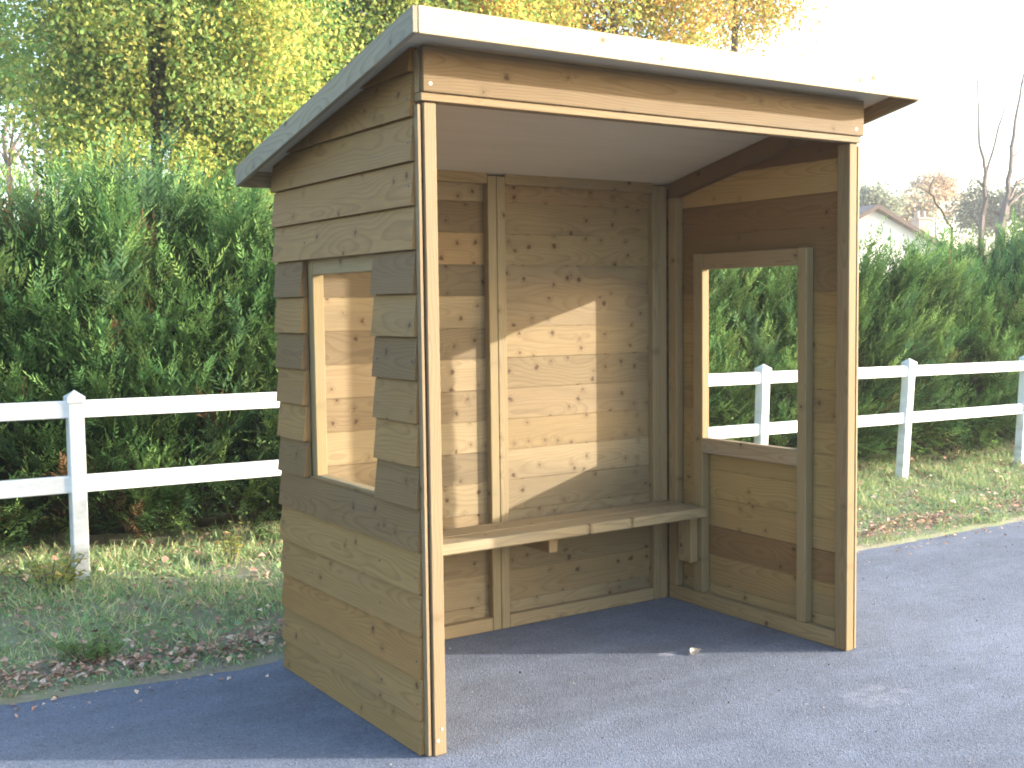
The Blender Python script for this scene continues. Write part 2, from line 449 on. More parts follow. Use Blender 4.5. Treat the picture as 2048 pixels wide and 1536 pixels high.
gx = np.concatenate([np.arange(-40, -3, 1.5), np.arange(-3, 11, 0.07), np.arange(11, 60, 2.0)])
gy = np.concatenate([np.arange(0, 2.4, 0.06), np.arange(2.4, 4, 0.1), np.arange(4, 8, 0.5), np.arange(8, 40, 4.0)])
mb = MB(); V = []; F = []
for x in gx:
    e = road_edge(x)
    for j, dy in enumerate(gy):
        y = e - 0.03 + dy
        z = verge_z(x, y) if dy > 0.05 else (-0.03 if dy < 0.01 else 0.006 + 0.006 * fbm((x, y, 5), 12))
        V.append((x, y, z))
ny = len(gy)
for i in range(len(gx) - 1):
    for j in range(ny - 1): F.append((i * ny + j, (i + 1) * ny + j, (i + 1) * ny + j + 1, i * ny + j + 1))
mb.add(V, F); tag(mb.build('verge', M_soil, smooth=True), kind='structure')

# ------------------------------------------------------------------ shelter
W, D = 2.0, 1.158
shelter = empty('bus_shelter', (1.0, 0.55, 0.0))
tag(shelter, 'open fronted timber bus shelter with sloping roof and bench on the asphalt', 'shelter')
def sub(mb, name, parent, mats=None, label=None):
    o = mb.build(name, mats or [M_wood, M_nail, M_galv])
    p = parent
    tot = Vector((0, 0, 0))
    while p: tot += p.location; p = p.parent
    o.parent = parent; o.location = -tot if parent.type == 'EMPTY' else Vector((0, 0, 0))
    if label: o['label'] = label
    return o

def ceil_z(y): return 2.222 - 0.212 * y          # underside of the roof deck
P = 0.135; Z0 = -0.019
TAN = (1.0, 1.0, 1.0); GREY = (0.64, 0.67, 0.76); GREYT = (0.86, 0.86, 0.86); WARM = (1.08, 1.0, 0.9)
DARK = (0.52, 0.42, 0.36); PALE = (0.78, 0.74, 0.75)
def jit(t, a=0.05):
    q = random.uniform(1 - a, 1 + a)
    return tuple(x * q * random.uniform(0.985, 1.015) for x in t)

def side_cladding(outer, sign, tints, wy0, wy1, rows):
    mb = MB()
    place = lambda a, d, z: (outer + sign * d, a, z)
    for i in range(0, 17):
        zb = 0.004 if i == 0 else i * P + Z0
        zt = (i + 1) * P + Z0 - 0.0045
        tint = jit(tints.get(i, TAN)); off = goff()
        spans = [(0.028, D)] if not (rows[0] <= i < rows[1]) else [(0.028, wy0), (wy1, D)]
        for a, b in spans:
            poly = clip([(a, zb), (b, zb), (b, zt), (a, zt)], lambda p: p[1] - (ceil_z(p[0]) - 0.004))
            clapboard(mb, poly, zb, zt, place, tint, off)
            for y in ((a + 0.022, b - 0.03) if len(spans) > 1 else (a + 0.022, 0.30, 0.86, b - 0.03)):
                z = zb + 0.05
                if z < ceil_z(y) - 0.03:
                    d = 0.020 - 0.0155 * (z - zb) / (zt - zb)
                    nail(mb, (outer + sign * d, y, z + random.uniform(-0.012, 0.012)), (sign, 0, 0.08))
    return mb

# -- left side wall (seen from outside)
lt = {0: TAN, 1: TAN, 2: WARM, 3: TAN, 4: TAN, 5: GREY, 6: GREY, 7: TAN, 8: GREYT, 9: GREY, 10: (0.97, 0.96, 0.93), 11: GREY,
      12: (0.93, 0.93, 0.93), 13: (0.98, 0.96, 0.92), 14: GREYT, 15: (0.85, 0.82, 0.78), 16: (0.8, 0.7, 0.6)}
lt = {q: tuple(a * b for a, b in zip(c_, (0.93, 0.715, 0.485))) for q, c_ in lt.items()}
lw = sub(side_cladding(0.0, -1, lt, 0.318, 0.900, (6, 12)), 'side_wall', shelter, label='weatherboarded side wall seen from outside')
mb = MB(); box(mb, (-0.003, 0.004, 0.004), (0.008, 0.0272, 2.04), 2, 0.0015, PALE); sub(mb, 'corner_strip', lw)
mb = MB(); box(mb, (0.0165, -0.001, 0.001), (0.0605, 0.069, 2.048), 2, 0.003, PALE)
nail(mb, (0.03, -0.001, 0.05), (0, -1, 0), 0.006, 2); nail(mb, (0.045, -0.001, 0.085), (0, -1, 0), 0.005, 2); sub(mb, 'post', lw)
def jambs(x0, x1, parent, fy, ry, zs, zh):
    for (a, b) in (fy, ry):
        mb = MB(); box(mb, (x0, a, 0.0705), (x1, b, zh[1] + 0.002), 2, 0.003, jit((0.86, 0.83, 0.74))); sub(mb, 'stud', parent)
    mb = MB(); box(mb, (x0 + 0.001, fy[1] + 0.0005, zs[0]), (x1 - 0.0005, ry[0] - 0.0005, zs[1]), 1, 0.003, jit(TAN)); sub(mb, 'window_sill', parent)
    mb = MB(); box(mb, (x0 + 0.001, fy[1] + 0.0005, zh[0]), (x1 - 0.0005, ry[0] - 0.0005, zh[1]), 1, 0.003, jit((0.9, 0.85, 0.8))); sub(mb, 'window_head', parent)
def rafter(x0, x1, parent, tint):
    y0, y1 = 0.071, 1.088
    mb = MB()
    hexa(mb, lambda a, b, d: Vector((x0 + (x1 - x0) * a, y0 + (y1 - y0) * b, ceil_z(y0 + (y1 - y0) * b) - 0.002 - 0.078 * (1 - d))), (x1 - x0, y1 - y0, 0.078), 1, 0.003, tint)
    sub(mb, 'rafter', parent)
jambs(0.0165, 0.0605, lw, (0.255, 0.300), (0.862, 0.922), (0.733, 0.800), (1.545, 1.625))
mb = MB(); box(mb, (0.0165, 0.0715, 0.002), (0.0605, 1.088, 0.069), 1, 0.003, TAN); sub(mb, 'bottom_rail', lw)
mb = MB(); box(mb, (0.0165, 1.040, 0.0705), (0.0605, 1.088, 1.92), 2, 0.003, TAN); sub(mb, 'stud', lw)
rafter(0.0165, 0.0605, lw, TAN)

# -- right side wall (seen from inside)
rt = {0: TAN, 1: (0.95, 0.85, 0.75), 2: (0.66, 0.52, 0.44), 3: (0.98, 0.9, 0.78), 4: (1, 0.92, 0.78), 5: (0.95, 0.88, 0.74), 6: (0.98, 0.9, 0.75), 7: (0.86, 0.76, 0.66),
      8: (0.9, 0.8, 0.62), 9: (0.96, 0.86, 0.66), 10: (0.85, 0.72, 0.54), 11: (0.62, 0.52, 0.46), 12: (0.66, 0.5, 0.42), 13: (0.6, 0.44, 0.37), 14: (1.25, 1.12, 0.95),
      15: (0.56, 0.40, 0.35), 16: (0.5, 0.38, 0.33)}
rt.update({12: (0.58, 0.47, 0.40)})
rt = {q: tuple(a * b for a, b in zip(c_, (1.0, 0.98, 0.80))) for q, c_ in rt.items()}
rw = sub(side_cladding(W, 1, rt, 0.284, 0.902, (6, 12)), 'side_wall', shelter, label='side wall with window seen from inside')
XR0, XR1 = 1.9375, 1.982
mb = MB(); box(mb, (XR0, -0.001, 0.001), (XR1, 0.062, 2.048), 2, 0.003, (0.76, 0.70, 0.62)); sub(mb, 'post', rw)
mb = MB(); box(mb, (1.992, 0.004, 0.004), (2.003, 0.0272, 2.04), 2, 0.0015, TAN); sub(mb, 'corner_strip', rw)
jambs(XR0, XR1, rw, (0.222, 0.271), (0.852, 0.914), (0.731, 0.800), (1.577, 1.648))
mb = MB(); box(mb, (XR0, 0.0635, 0.002), (XR1, 1.088, 0.069), 1, 0.003, (0.95, 0.92, 0.82)); sub(mb, 'bottom_rail', rw)
mb = MB(); box(mb, (XR0, 1.032, 0.0705), (XR1, 1.088, 1.92), 2, 0.003, (0.88, 0.82, 0.72)); sub(mb, 'stud', rw)
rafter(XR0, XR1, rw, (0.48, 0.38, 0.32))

# -- back wall: two framed panels of boards
mb = MB()
place = lambda a, d, z: (a, 1.140 + d, z)
bl = {9: (0.7, 0.68, 0.68), 11: (0.62, 0.6, 0.6), 12: (0.95, 0.85, 0.72), 13: (0.68, 0.62, 0.58), 7: (0.9, 0.88, 0.85), 3: (0.88, 0.86, 0.82)}
br = {1: (0.92, 0.86, 0.78), 2: (0.86, 0.84, 0.78), 8: (0.85, 0.82, 0.8), 9: (0.95, 0.92, 0.86), 12: (0.95, 0.9, 0.8), 13: (0.88, 0.82, 0.72), 14: (0.9, 0.8, 0.7), 6: (0.92, 0.88, 0.82)}
for (a, b, tt) in ((0.010, 0.976, bl), (0.9775, 1.990, br)):
    for i in range(15):
        zb = 0.004 if i == 0 else i * P + Z0
        zt = (i + 1) * P + Z0 - 0.0045
        poly = clip([(a, zb), (b, zb), (b, zt), (a, zt)], lambda p: p[1] - (ceil_z(1.16) - 0.004))
        clapboard(mb, poly, zb, zt, place, jit(tuple(a_ * b_ for a_, b_ in zip(tt.get(i, TAN), (0.70, 0.665, 0.57))), 0.19), goff())
        for xx in (a + 0.05, b - 0.05): nail(mb, (xx, 1.153, zb + 0.05), (0, 1, 0.08))
bw = sub(mb, 'back_wall', shelter, [M_knotty, M_nail, M_galv])
YB0, YB1 = 1.0925, 1.1365
for (a, b) in ((0.064, 0.108), (0.932, 0.9755), (0.977, 1.021), (1.848, 1.890), (1.8915, 1.9345)):
    mb = MB(); box(mb, (a, YB0, 0.002), (b, YB1, ceil_z(1.115) - 0.008), 2, 0.003, jit((0.84, 0.82, 0.78))); sub(mb, 'stud', bw)
for (a, b) in ((0.1085, 0.9315), (1.0215, 1.8475)):
    mb = MB(); box(mb, (a, YB0 + 0.001, 0.002), (b, YB1, 0.060), 0, 0.003, jit((0.96, 0.93, 0.86))); sub(mb, 'bottom_rail', bw)
    mb = MB(); box(mb, (a, YB0 + 0.001, 1.945), (b, YB1, 2.000), 0, 0.003, jit((0.9, 0.84, 0.74))); sub(mb, 'top_rail', bw)

# -- bench
mb = MB(); box(mb, (0.0625, 0.805, 0.436), (1.925, 0.940, 0.481), 0, 0.006, (1.06, 1.03, 0.98)); 
box(mb, (0.0625, 0.943, 0.436), (1.925, 1.089, 0.4805), 0, 0.006, (1.04, 1.0, 0.95))
bench = sub(mb, 'bench_seat', shelter)
mb = MB(); box(mb, (1.885, 0.875, 0.215), (1.931, 0.962, 0.4345), 2, 0.003, (0.95, 0.9, 0.78)); sub(mb, 'bench_bracket', bench)
mb = MB(); box(mb, (1.06, 0.845, 0.372), (1.105, 1.089, 0.4345), 1, 0.003, (0.75, 0.66, 0.55)); sub(mb, 'bench_bracket', bench)
mb = MB(); box(mb, (0.0625, 0.845, 0.362), (0.105, 1.089, 0.4345), 1, 0.003, TAN); sub(mb, 'bench_bracket', bench)

# -- header over the opening
mb = MB(); box(mb, (0.004, -0.0225, 2.075), (1.996, -0.0025, 2.214), 0, 0.003, (0.55, 0.49, 0.44))
for x in (0.03, 1.95):
    nail(mb, (x, -0.0225, 2.10), (0, -1, 0), 0.005, 2)
    nail(mb, (x, -0.0225, 2.165), (0, -1, 0), 0.004, 1)
hd = sub(mb, 'header_board', shelter)
mb = MB(); box(mb, (0.001, -0.0135, 2.0495), (1.988, 0.034, 2.0735), 0, 0.002, (0.78, 0.72, 0.67)); sub(mb, 'header_rail', hd)
mb = MB(); box(mb, (0.0, -0.0005, 2.0745), (0.012, 0.0275, 2.205), 2, 0.002, (0.9, 0.8, 0.7)); sub(mb, 'end_block', hd)

# -- roof: deck, felt, fascia and barge boards
A, O, B, R_ = 0.122, 0.195, 0.128, 0.104
y0, y1 = -O + 0.0, D + R_
mb = MB()
def slab(mb, x0, x1, y0, y1, zf, th, axis, c, tint, off=None):
    hexa(mb, lambda a, b, d: Vector((x0 + (x1 - x0) * a, y0 + (y1 - y0) * b, zf(y0 + (y1 - y0) * b) + th * d)), (x1 - x0, y1 - y0, th), axis, c, tint, 0, off)
slab(mb, -A + 0.019, W + B - 0.019, y0 + 0.021, y1 - 0.02, lambda y: ceil_z(y), 0.012, 0, 0.001, TAN)
roof = sub(mb, 'roof_deck', shelter, [M_ply])
mb = MB(); slab(mb, -A + 0.019, W + B - 0.019, y0 + 0.021, y1 - 0.02, lambda y: ceil_z(y) + 0.0125, 0.004, 0, 0.001, TAN); sub(mb, 'roof_felt', roof, [M_felt])
bz = lambda y: 2.162 - 0.209 * y
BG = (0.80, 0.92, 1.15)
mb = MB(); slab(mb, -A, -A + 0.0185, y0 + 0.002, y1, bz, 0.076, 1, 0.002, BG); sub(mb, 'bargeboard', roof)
mb = MB(); slab(mb, W + B - 0.0185, W + B, y0 + 0.0215, y1, bz, 0.076, 1, 0.002, (0.9, 0.85, 0.8)); sub(mb, 'bargeboard', roof)
zb = bz(y0)
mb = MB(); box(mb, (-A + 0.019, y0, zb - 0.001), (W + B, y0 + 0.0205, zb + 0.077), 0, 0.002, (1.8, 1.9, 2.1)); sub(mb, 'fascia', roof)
zb = bz(y1)
mb = MB(); box(mb, (-A + 0.019, y1 - 0.0195, zb - 0.001), (W + B - 0.019, y1 - 0.001, zb + 0.078), 0, 0.002, TAN); sub(mb, 'rear_fascia', roof)

# ------------------------------------------------------------------ fence
fence = empty('post_and_rail_fence', (3.5, 2.8, 0.0))
tag(fence, 'white two rail plastic fence with capped posts in front of the hedge', 'fence')
FX = [-3.54, -1.98, -0.41, 1.16, 2.72, 4.275, 5.84, 7.41, 8.98, 10.55]
LEAN = [0.01, 0.0, 0.0, 0.01, 0.02, 0.04, 0.088, 0.08, 0.04, 0.02]
def rz(x, lower): return (0.575 if lower else 0.945) - 0.0118 * (x + 0.75)
FY = 2.8
for x, ln in zip(FX, LEAN):
    h = 1.035 - 0.011 * (x + 0.41)
    zb = verge_z(x, FY) - 0.06
    s = 0.037
    mb = MB()
    hexa(mb, lambda a, b, d: Vector((x - s + 2 * s * a + ln * (zb + (h - 0.06 - zb) * d), FY - s + 2 * s * b, zb + (h - 0.06 - zb) * d)), (2 * s, 2 * s, h - zb), 2, 0.004)
    post = mb.build('post', M_pvc); post.parent = fence; post.location = -fence.location
    mb = MB(); c_ = s + 0.006
    xo = x + ln * (h - 0.05)
    V = [(xo - c_, FY - c_, h - 0.06), (xo + c_, FY - c_, h - 0.06), (xo + c_, FY + c_, h - 0.06), (xo - c_, FY + c_, h - 0.06),
         (xo - c_, FY - c_, h - 0.032), (xo + c_, FY - c_, h - 0.032), (xo + c_, FY + c_, h - 0.032), (xo - c_, FY + c_, h - 0.032), (xo, FY, h)]
    mb.add(V, [(3, 2, 1, 0), (0, 1, 5, 4), (1, 2, 6, 5), (2, 3, 7, 6), (3, 0, 4, 7), (4, 5, 8), (5, 6, 8), (6, 7, 8), (7, 4, 8)])
    cap = mb.build('post_cap', M_pvc); cap.parent = post
for i in range(len(FX) - 1):
    for lower in (False, True):
        hh = 0.042; xa, xb = FX[i], FX[i + 1]
        xa += LEAN[i] * rz(xa, lower) + s - 0.004; xb += LEAN[i + 1] * rz(xb, lower) - s + 0.004
        mb = MB()
        hexa(mb, lambda a, b, d: Vector((xa + (xb - xa) * a, FY - 0.02 + 0.04 * b, rz(xa + (xb - xa) * a, lower) - hh + 2 * hh * d)), (xb - xa, 0.04, 2 * hh), 0, 0.004)
        o = mb.build('rail', M_pvc); o.parent = fence; o.location = -fence.location

# ------------------------------------------------------------------ hedge
def hedge_top(x):
    p = [(-6, 2.3), (-0.4, 2.28), (0.47, 2.36), (1.3, 2.2), (2.5, 2.2), (5, 2.1), (6.6, 1.95), (7.1, 1.86), (7.6, 1.92), (8.1, 1.90), (8.5, 2.14), (9.9, 2.38), (14, 2.45)]
    return float(np.interp(x, [a for a, b in p], [b for a, b in p])) - 0.43 + 0.16 * fbm((x, 1.5, 0), 1.9)
def hedge_front(x, z):
    t = z / 2.2
    return 3.32 + 0.32 * max(0, 0.45 - t) ** 1.0 * 1.6 + 0.55 * max(0, t - 0.55) ** 1.6 + 0.20 * fbm((x, z * 0.6, 9), 1.1) + 0.14 * fbm((x, z, 4), 3.0)
hedge = empty('conifer_hedge', (3.0, 4.0, 0.0))
tag(hedge, 'tall shaggy green conifer hedge behind the white fence', 'hedge')
# sprays: a curved plume with paired leaflets
def sprays(P0, Dir, Len, Wid, tint, npair=6):
    n = len(P0)
    Dir = unit(Dir)
    up = np.tile(np.array([[0, 0, 1.0]]), (n, 1))
    side = unit(np.cross(Dir, up + rng.normal(0, 0.35, (n, 3))))
    nor = np.cross(side, Dir)
    out, tn = [], []
    droop = rng.uniform(0.02, 0.22, n)[:, None]
    for j in range(npair + 1):
        t = (j + 0.5) / (npair + 1)
        ax = P0 + Dir * (Len * t)[:, None] - np.array([[0, 0, 1.0]]) * droop * (Len * t * t)[:, None]
        wd = Wid * (1 - t) ** 0.7 * (0.45 + 0.9 * min(1, t * 4))
        for sg in ((-1, 1) if j < npair else (0,)):
            ll = wd * rng.uniform(0.7, 1.2, n) if sg else Len * 0.22
            T = unit(Dir * 0.95 + side * sg * 0.62 + nor * rng.normal(0, 0.10, (n, 1)) + rng.normal(0, 0.07, (n, 3)))
            C = ax + T * (ll * 0.5)[:, None]
            out.append(leaf_quads(C, T, nor + rng.normal(0, 0.14, (n, 3)), ll, np.maximum(0.005, ll * 0.23), 0.08))
            tn.append(tint * (0.72 + 0.5 * t) * rng.uniform(0.94, 1.06, (n, 1)))  # leaflets lighten towards the tip, a highlight painted into the tint
    return np.concatenate(out), np.concatenate(tn)
PX, PD, PL, PW, PT = [], [], [], [], []
def add_spray(x, y, z, dx, dy, dz, L, wd, t): PX.append((x, y, z)); PD.append((dx, dy, dz)); PL.append(L); PW.append(wd); PT.append(t)
GREENS = [(0.115, 0.195, 0.070), (0.085, 0.165, 0.065), (0.145, 0.22, 0.078), (0.17, 0.24, 0.085), (0.078, 0.145, 0.074), (0.105, 0.17, 0.092)]
def green(x=0.0, z=0.0):
    n_ = fbm((x, z * 0.7, 33), 1.6)                     # whole boughs differ in tone
    if random.random() < 0.018: return (0.17, 0.10, 0.05)
    g = GREENS[min(5, max(0, int(2.5 + n_ * 4 + random.gauss(0, 1.1))))]; q = random.uniform(0.85, 1.15) * (1 + 0.25 * fbm((x, z, 51), 2.8)); return (g[0] * q * 0.84, g[1] * q * 0.97, g[2] * q * 0.82)
x0h, x1h = -3.2, 13.5
def bough(x, y, z, d, L, col, n=9):
    """a feathery bough: sprays set alternately along a rising axis"""
    d = Vector(d).normalized(); sd_ = d.cross(Vector((random.gauss(0, 0.5), -1, random.gauss(0, 0.3)))).normalized()
    o_ = Vector((x, y, z)); dr = random.uniform(0.0, 0.25)
    for q in range(n):
        t = (q + random.random() * 0.6) / n
        p = o_ + d * L * t - Vector((0, 0, dr * L * t * t))
        sg = 1 if q % 2 else -1
        e = d * 0.95 + sd_ * sg * random.uniform(0.35, 0.8) * (1 - 0.6 * t) + Vector((random.gauss(0, 0.18), random.gauss(-0.08, 0.2), random.gauss(0, 0.14)))
        l_ = L * random.uniform(0.46, 0.66) * (1.05 - 0.45 * t)
        br_ = 0.5 + 1.1 * t * t  # dark base, bright tip: inner shade and highlight put into the colour
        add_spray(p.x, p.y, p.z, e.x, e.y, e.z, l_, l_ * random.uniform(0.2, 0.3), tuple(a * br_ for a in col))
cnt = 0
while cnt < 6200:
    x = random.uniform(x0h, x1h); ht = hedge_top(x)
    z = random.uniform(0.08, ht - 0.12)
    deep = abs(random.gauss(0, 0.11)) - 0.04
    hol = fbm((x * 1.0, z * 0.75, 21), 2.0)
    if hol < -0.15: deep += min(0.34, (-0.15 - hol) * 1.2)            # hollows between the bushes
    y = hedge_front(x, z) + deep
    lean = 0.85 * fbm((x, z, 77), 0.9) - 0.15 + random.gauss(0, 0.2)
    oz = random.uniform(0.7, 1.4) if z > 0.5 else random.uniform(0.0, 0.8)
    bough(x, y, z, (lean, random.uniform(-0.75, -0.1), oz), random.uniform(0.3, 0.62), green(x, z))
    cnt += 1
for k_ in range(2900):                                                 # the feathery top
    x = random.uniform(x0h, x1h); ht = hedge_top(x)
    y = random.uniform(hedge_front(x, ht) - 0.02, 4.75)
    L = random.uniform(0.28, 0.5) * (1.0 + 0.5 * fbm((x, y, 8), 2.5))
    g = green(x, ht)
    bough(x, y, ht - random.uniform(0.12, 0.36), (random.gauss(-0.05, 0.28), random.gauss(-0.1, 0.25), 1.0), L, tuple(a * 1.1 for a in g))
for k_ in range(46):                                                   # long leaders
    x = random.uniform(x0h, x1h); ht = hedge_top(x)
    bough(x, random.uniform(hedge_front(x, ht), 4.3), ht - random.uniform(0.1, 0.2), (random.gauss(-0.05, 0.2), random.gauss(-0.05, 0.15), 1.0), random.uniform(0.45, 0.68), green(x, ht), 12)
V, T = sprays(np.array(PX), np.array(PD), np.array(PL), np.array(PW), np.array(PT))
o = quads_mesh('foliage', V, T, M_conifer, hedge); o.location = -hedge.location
# a few dead reddish fronds
for q_ in range(3):
    PX, PD, PL, PW, PT = [], [], [], [], []
    for k_ in range(20):
        t = (q_ + random.random()) / 3
        x = 1.05 + 0.2 * t + random.gauss(0, 0.025); z = 0.98 - 0.33 * t + random.gauss(0, 0.025)
        add_spray(x, hedge_front(x, z) - 0.10 + random.uniform(-0.03, 0.05), z, random.gauss(0.1, 0.4), -0.5, random.uniform(-0.6, 0.6), random.uniform(0.06, 0.13), 0.03, (0.2, 0.07, 0.045))
    V, T = sprays(np.array(PX), np.array(PD), np.array(PL), np.array(PW), np.array(PT), 5)
    o = quads_mesh('dead_frond', V, T, M_dead, hedge); o.location = -hedge.location
# near-black backing sheet, inner shade put into its colour, and visible stems
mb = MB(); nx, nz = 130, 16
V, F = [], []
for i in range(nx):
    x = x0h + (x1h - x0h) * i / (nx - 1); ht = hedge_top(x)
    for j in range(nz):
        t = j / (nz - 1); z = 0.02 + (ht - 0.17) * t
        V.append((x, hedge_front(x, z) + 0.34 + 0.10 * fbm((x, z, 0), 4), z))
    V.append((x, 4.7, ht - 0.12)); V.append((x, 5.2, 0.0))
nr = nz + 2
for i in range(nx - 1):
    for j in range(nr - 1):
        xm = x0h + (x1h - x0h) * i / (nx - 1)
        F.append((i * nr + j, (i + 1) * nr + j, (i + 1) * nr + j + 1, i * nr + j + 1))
mb.add(V, F); o = mb.build('inner_shade_sheet', M_core, hedge, True); o.location = -hedge.location
for k_ in range(90):
    mb = MB()
    x = random.uniform(-2.0, 9.5); z = random.uniform(0.0, 1.2)
    y = hedge_front(x, z) + random.uniform(-0.02, 0.14)
    pts = [Vector((x, y, z))]; d = Vector((random.gauss(0, 0.3), random.uniform(-0.3, 0.05), 1)).normalized()
    for q in range(5):
        d = (d + Vector((random.gauss(0, 0.32), random.gauss(-0.02, 0.14), 0.1))).normalized(); pts.append(pts[-1] + d * random.uniform(0.1, 0.2))
    r0 = random.uniform(0.003, 0.006); tube(mb, pts, [r0 * (1 - 0.13 * q) for q in range(6)], 5)
    o = mb.build('stem', M_twig, hedge); o.location = -hedge.location

# ------------------------------------------------------------------ verge cover
def scatter_xy(n, ymin=0.0, ymax=2.6, xr=(-2.4, 10.5)):
    x = rng.uniform(*xr, n); y = np.array([road_edge(a) for a in x]) + rng.uniform(ymin, ymax, n); return x, y
n = 125000
x, y = scatter_xy(n, 0.02, 2.5)
pat = np.array([fbm((a, b, 0), 2.6) + 0.6 * fbm((a, b, 7), 7.0) for a, b in zip(x, y)])
dist = y - np.array([road_edge(a) for a in x])
drift = np.exp(-((dist - 0.24) / 0.10) ** 2)
shade = np.clip((y - 3.15) / 0.5, 0, 1)
keep = rng.random(n) < np.clip(0.75 + pat * 0.6, 0.2, 1) * (1 - 0.75 * drift) * (1 - 0.8 * shade)
x, y, pat, dist = x[keep], y[keep], pat[keep], dist[keep]; n = len(x)
z = np.array([verge_z(a, b) for a, b in zip(x, y)])
L = rng.uniform(0.03, 0.105, n) * np.clip(0.8 + pat, 0.5, 1.4) * np.clip(0.45 + dist * 1.5, 0.45, 1)
T = unit(np.stack([rng.normal(0, 0.6, n), rng.normal(0, 0.6, n), rng.uniform(0.35, 1.1, n)], 1))
C = np.stack([x, y, z], 1) + T * (L * 0.45)[:, None]
pal = np.array([(0.085, 0.13, 0.045), (0.11, 0.15, 0.06), (0.07, 0.115, 0.05), (0.15, 0.16, 0.075), (0.19, 0.17, 0.10), (0.09, 0.14, 0.07)])
tint = 2.3 * pal[rng.integers(0, len(pal), n)] * rng.uniform(0.8, 1.25, (n, 1))
tint = tint * np.where(x < 1.6, 1.3, 1.0)[:, None]; V1 = leaf_quads(C, T, rng.normal(0, 1, (n, 3)), L, rng.uniform(0.003, 0.007, n), 0.1)  # blades on the left painted lighter to lift the shelter's shade
# low broad leaves (clover, plantain)
m_ = 30000
x, y = scatter_xy(m_, 0.03, 2.2)
pat = np.array([fbm((a, b, 3), 2.2) for a, b in zip(x, y)])
kp = rng.random(m_) < np.clip(0.5 + pat * 1.2, 0.12, 1); x, y = x[kp], y[kp]; m_ = len(x)
z = np.array([verge_z(a, b) for a, b in zip(x, y)]) + rng.uniform(0.006, 0.035, m_)
T = unit(np.stack([rng.normal(0, 1, m_), rng.normal(0, 1, m_), rng.normal(0.15, 0.3, m_)], 1))
L = rng.uniform(0.012, 0.036, m_)
pal2 = np.array([(0.06, 0.13, 0.045), (0.09, 0.15, 0.06), (0.12, 0.17, 0.06), (0.08, 0.13, 0.08)])
V2 = leaf_quads(np.stack([x, y, z], 1), T, np.stack([rng.normal(0, 0.4, m_), rng.normal(0, 0.4, m_), np.ones(m_)], 1), L, L * rng.uniform(0.45, 0.8, m_), 0.15)
t2 = 2.1 * pal2[rng.integers(0, 4, m_)] * rng.uniform(0.8, 1.25, (m_, 1))
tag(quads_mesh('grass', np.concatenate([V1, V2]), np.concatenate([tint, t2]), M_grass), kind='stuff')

# fallen leaves: a drift along the road edge, a scatter over the verge, a few on the road
def dead(n, x, y, z, smin, smax):
    T = unit(np.stack([rng.normal(0, 1, n), rng.normal(0, 1, n), rng.normal(0, 0.25, n)], 1))
    N = np.stack([rng.normal(0, 0.35, n), rng.normal(0, 0.35, n), np.ones(n)], 1)
    L = rng.uniform(smin, smax, n)
    V = leaf_quads(np.stack([x, y, z], 1), T, N, L, L * rng.uniform(0.5, 0.85, n), 0.3)
    pal = np.array([(0.20, 0.115, 0.085), (0.26, 0.155, 0.115), (0.15, 0.085, 0.062), (0.30, 0.20, 0.13), (0.34, 0.26, 0.19), (0.24, 0.15, 0.11)])
    return V, 2.0 * pal[rng.integers(0, len(pal), n)] * rng.uniform(0.7, 1.2, (n, 1))
parts = []
n = 9000; x = rng.uniform(-2.4, 10.5, n); dd = 0.24 + 0.05 * np.sin(x * 1.7) + rng.normal(0, 0.09, n)
thin = np.where(x > 2.2, 0.5, 1.0) * np.clip(0.75 + np.array([fbm((a, 0, 4), 1.5) for a in x]), 0.25, 1)
kp = rng.random(n) < thin; x, dd = x[kp], dd[kp]; n = len(x)
y = np.array([road_edge(a) for a in x]) + dd
parts.append(dead(n, x, y, np.array([verge_z(a, b) for a, b in zip(x, y)]) + rng.uniform(0.004, 0.04, n), 0.014, 0.044))
n = 4200; x, y = scatter_xy(n, 0.05, 2.3)
parts.append(dead(n, x, y, np.array([verge_z(a, b) for a, b in zip(x, y)]) + rng.uniform(0.008, 0.045, n), 0.018, 0.05))
n = 420; x = rng.uniform(-2.2, 9, n); y = np.array([road_edge(a) for a in x]) - np.abs(rng.normal(0, 0.10, n))
parts.append(dead(n, x, y, np.full(n, 0.006), 0.008, 0.03))
tag(quads_mesh('fallen_leaves', np.concatenate([p[0] for p in parts]), np.concatenate([p[1] for p in parts]), M_dead), kind='stuff')
# grit on the asphalt
n = 520; x = rng.uniform(-1.6, 5.5, n); y = rng.uniform(-1.6, 1.22, n)
s_ = rng.uniform(0.002, 0.006, n); Vg = []
C = np.stack([x, y, s_ * 0.4], 1)
T = unit(rng.normal(0, 1, (n, 3)) * np.array([1, 1, 0.3]))
Vg = leaf_quads(C, T, np.stack([rng.normal(0, .4, n), rng.normal(0, .4, n), np.ones(n)], 1), s_ * 2, s_ * 1.6, 0.4)
tg = np.array([(0.32, 0.30, 0.27), (0.22, 0.14, 0.09), (0.4, 0.38, 0.36), (0.05, 0.05, 0.05)])[rng.integers(0, 4, n)]
tag(quads_mesh('grit', Vg, tg, M_dead), kind='stuff')
